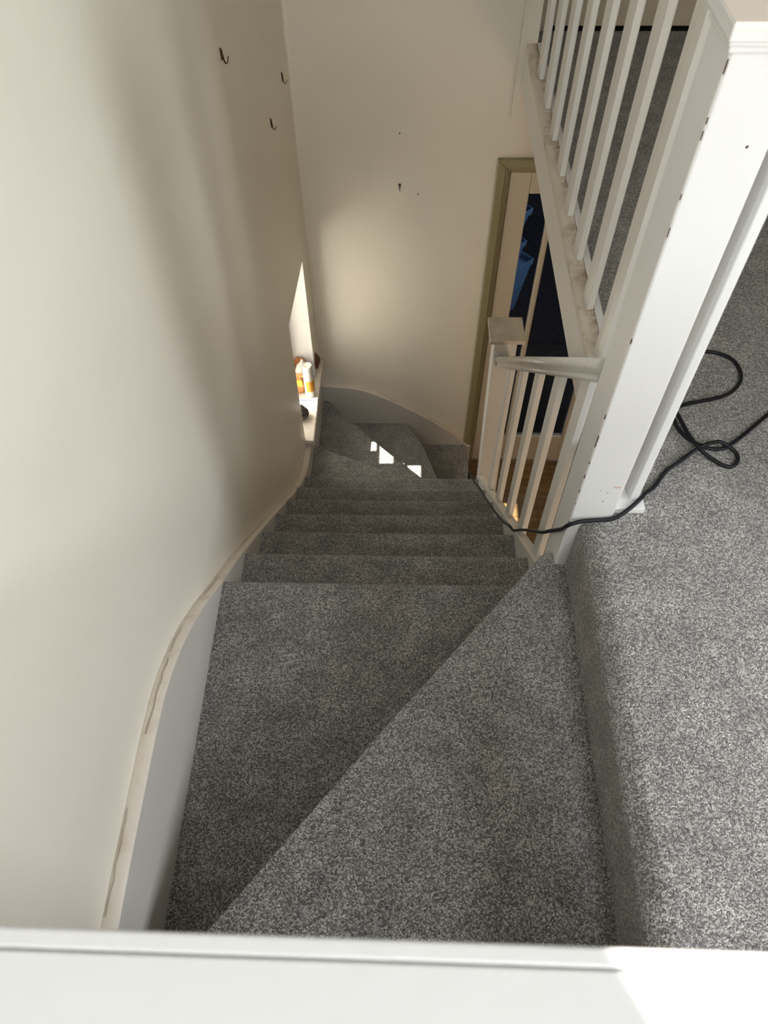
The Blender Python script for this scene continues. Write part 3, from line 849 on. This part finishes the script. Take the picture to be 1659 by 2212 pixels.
# a second bag lies at the back of the board
bm = NB()
bmesh.ops.create_icosphere(bm, subdivisions=3, radius=1)
for v in bm.verts:
    c = v.co.copy()
    sx = abs(c.x) ** .6 * (1 if c.x > 0 else -1)
    v.co = Vector((-0.562 + sx * .036, 3.056 + c.y * .012, SILL + .078 + c.z * .078))
b2 = link('snack_bag', bm, M['nuts'], smooth=True, label='orange bag of nuts at the back, behind the white pouch', cat='snack bag', group='bags on the window board')
nb_['group'] = 'bags on the window board'

# leaflet
lf = thing('leaflet', 'white printed leaflet lying in the sun at the foot of the bottle', 'leaflet', (-0.52, 2.86, SILL))
bm = NB()
nx_, ny_ = 8, 6
g = [[bm.verts.new((-0.585 + .126 * i / nx_, 2.800 + .088 * j / ny_ + .012 * (i / nx_), SILL + .0035 + .0025 * math.sin(i * 1.1) * (j / ny_))) for j in range(ny_ + 1)] for i in range(nx_ + 1)]
for i in range(nx_):
    for j in range(ny_): bm.faces.new((g[i][j], g[i + 1][j], g[i + 1][j + 1], g[i][j + 1]))
ex = bmesh.ops.extrude_face_region(bm, geom=bm.faces[:])
for v in ex['geom']:
    if isinstance(v, bmesh.types.BMVert): v.co.z -= .003
link('sheet', bm, M['paper'], lf)
for (x0, x1, y0_, y1_, m_) in ((-.560, -.480, 2.872, 2.877, 'blueink'), (-.548, -.495, 2.858, 2.861, 'yellow'), (-.57, -.47, 2.842, 2.8445, 'text')):
    bm = NB(); box(bm, x0, x1, y0_, y1_, SILL + .0060, SILL + .0068)
    link('printed_line', bm, M[m_], lf)

# glazed jar at the near end
jr = thing('glazed_jar', 'dark glossy round jar at the near end of the window board', 'jar', (-0.532, 2.752, SILL))
bm = NB(); lathe(bm, [(.018, 0), (.028, .006), (.036, .022), (.038, .038), (.034, .054), (.024, .066), (.017, .072)], (-0.530, 2.752, SILL), 28)
link('jar_body', bm, M['jar'], jr, True)
bm = NB(); lathe(bm, [(.019, .071), (.020, .074), (.018, .080), (.009, .085), (.006, .090), (.007, .095), (.003, .098)], (-0.530, 2.752, SILL), 24)
link('jar_lid', bm, M['jar'], jr, True)

# ================================================================== BLUE BINS BEHIND THE DOOR
def bin_(cx, cy, z0, h, s, rot, label):
    t = thing('storage_bin', label, 'storage bin', (cx, cy, z0), 'blue bins behind the glazed door')
    def ring(w, z): return [Vector((cx, cy, z)) + Matrix.Rotation(rot, 3, 'Z') @ Vector((sx * w, sy * w * .78, 0)) for sx, sy in ((-1, -1), (1, -1), (1, 1), (-1, 1))]
    def shell(wa, za, wb, zb_, th):
        bm = NB()
        A = [bm.verts.new(p) for p in ring(wa, za)]; B = [bm.verts.new(p) for p in ring(wb, zb_)]
        Bi = [bm.verts.new(p) for p in ring(wb - th, zb_)]; Ai = [bm.verts.new(p) for p in ring(wa - th, za + th)]
        for i in range(4):
            j = (i + 1) % 4
            bm.faces.new((A[i], A[j], B[j], B[i])); bm.faces.new((B[i], B[j], Bi[j], Bi[i])); bm.faces.new((Bi[i], Bi[j], Ai[j], Ai[i]))
        bm.faces.new(A[::-1]); bm.faces.new(Ai)
        return bm
    bm = shell(s * .72, z0, s * .97, z0 + h, .004); bevel(bm, .012, 2)
    link('tub', bm, M['bin'], t, True)
    bm = shell(s * .975, z0 + h - .05, s * 1.0, z0 + h, .012); bevel(bm, .004, 1)
    link('rim', bm, M['bin'], t)
bin_(0.655, 4.80, ZF, 0.47, 0.273, math.radians(42), 'lowest blue bin of the stack behind the door glass')
bin_(0.632, 4.80, -2.30, 0.33, 0.231, math.radians(42), 'middle blue bin nested in the lowest one behind the door glass')
bin_(0.625, 4.80, -1.965, 0.255, 0.241, math.radians(42), 'topmost blue bin of the stack behind the door glass')
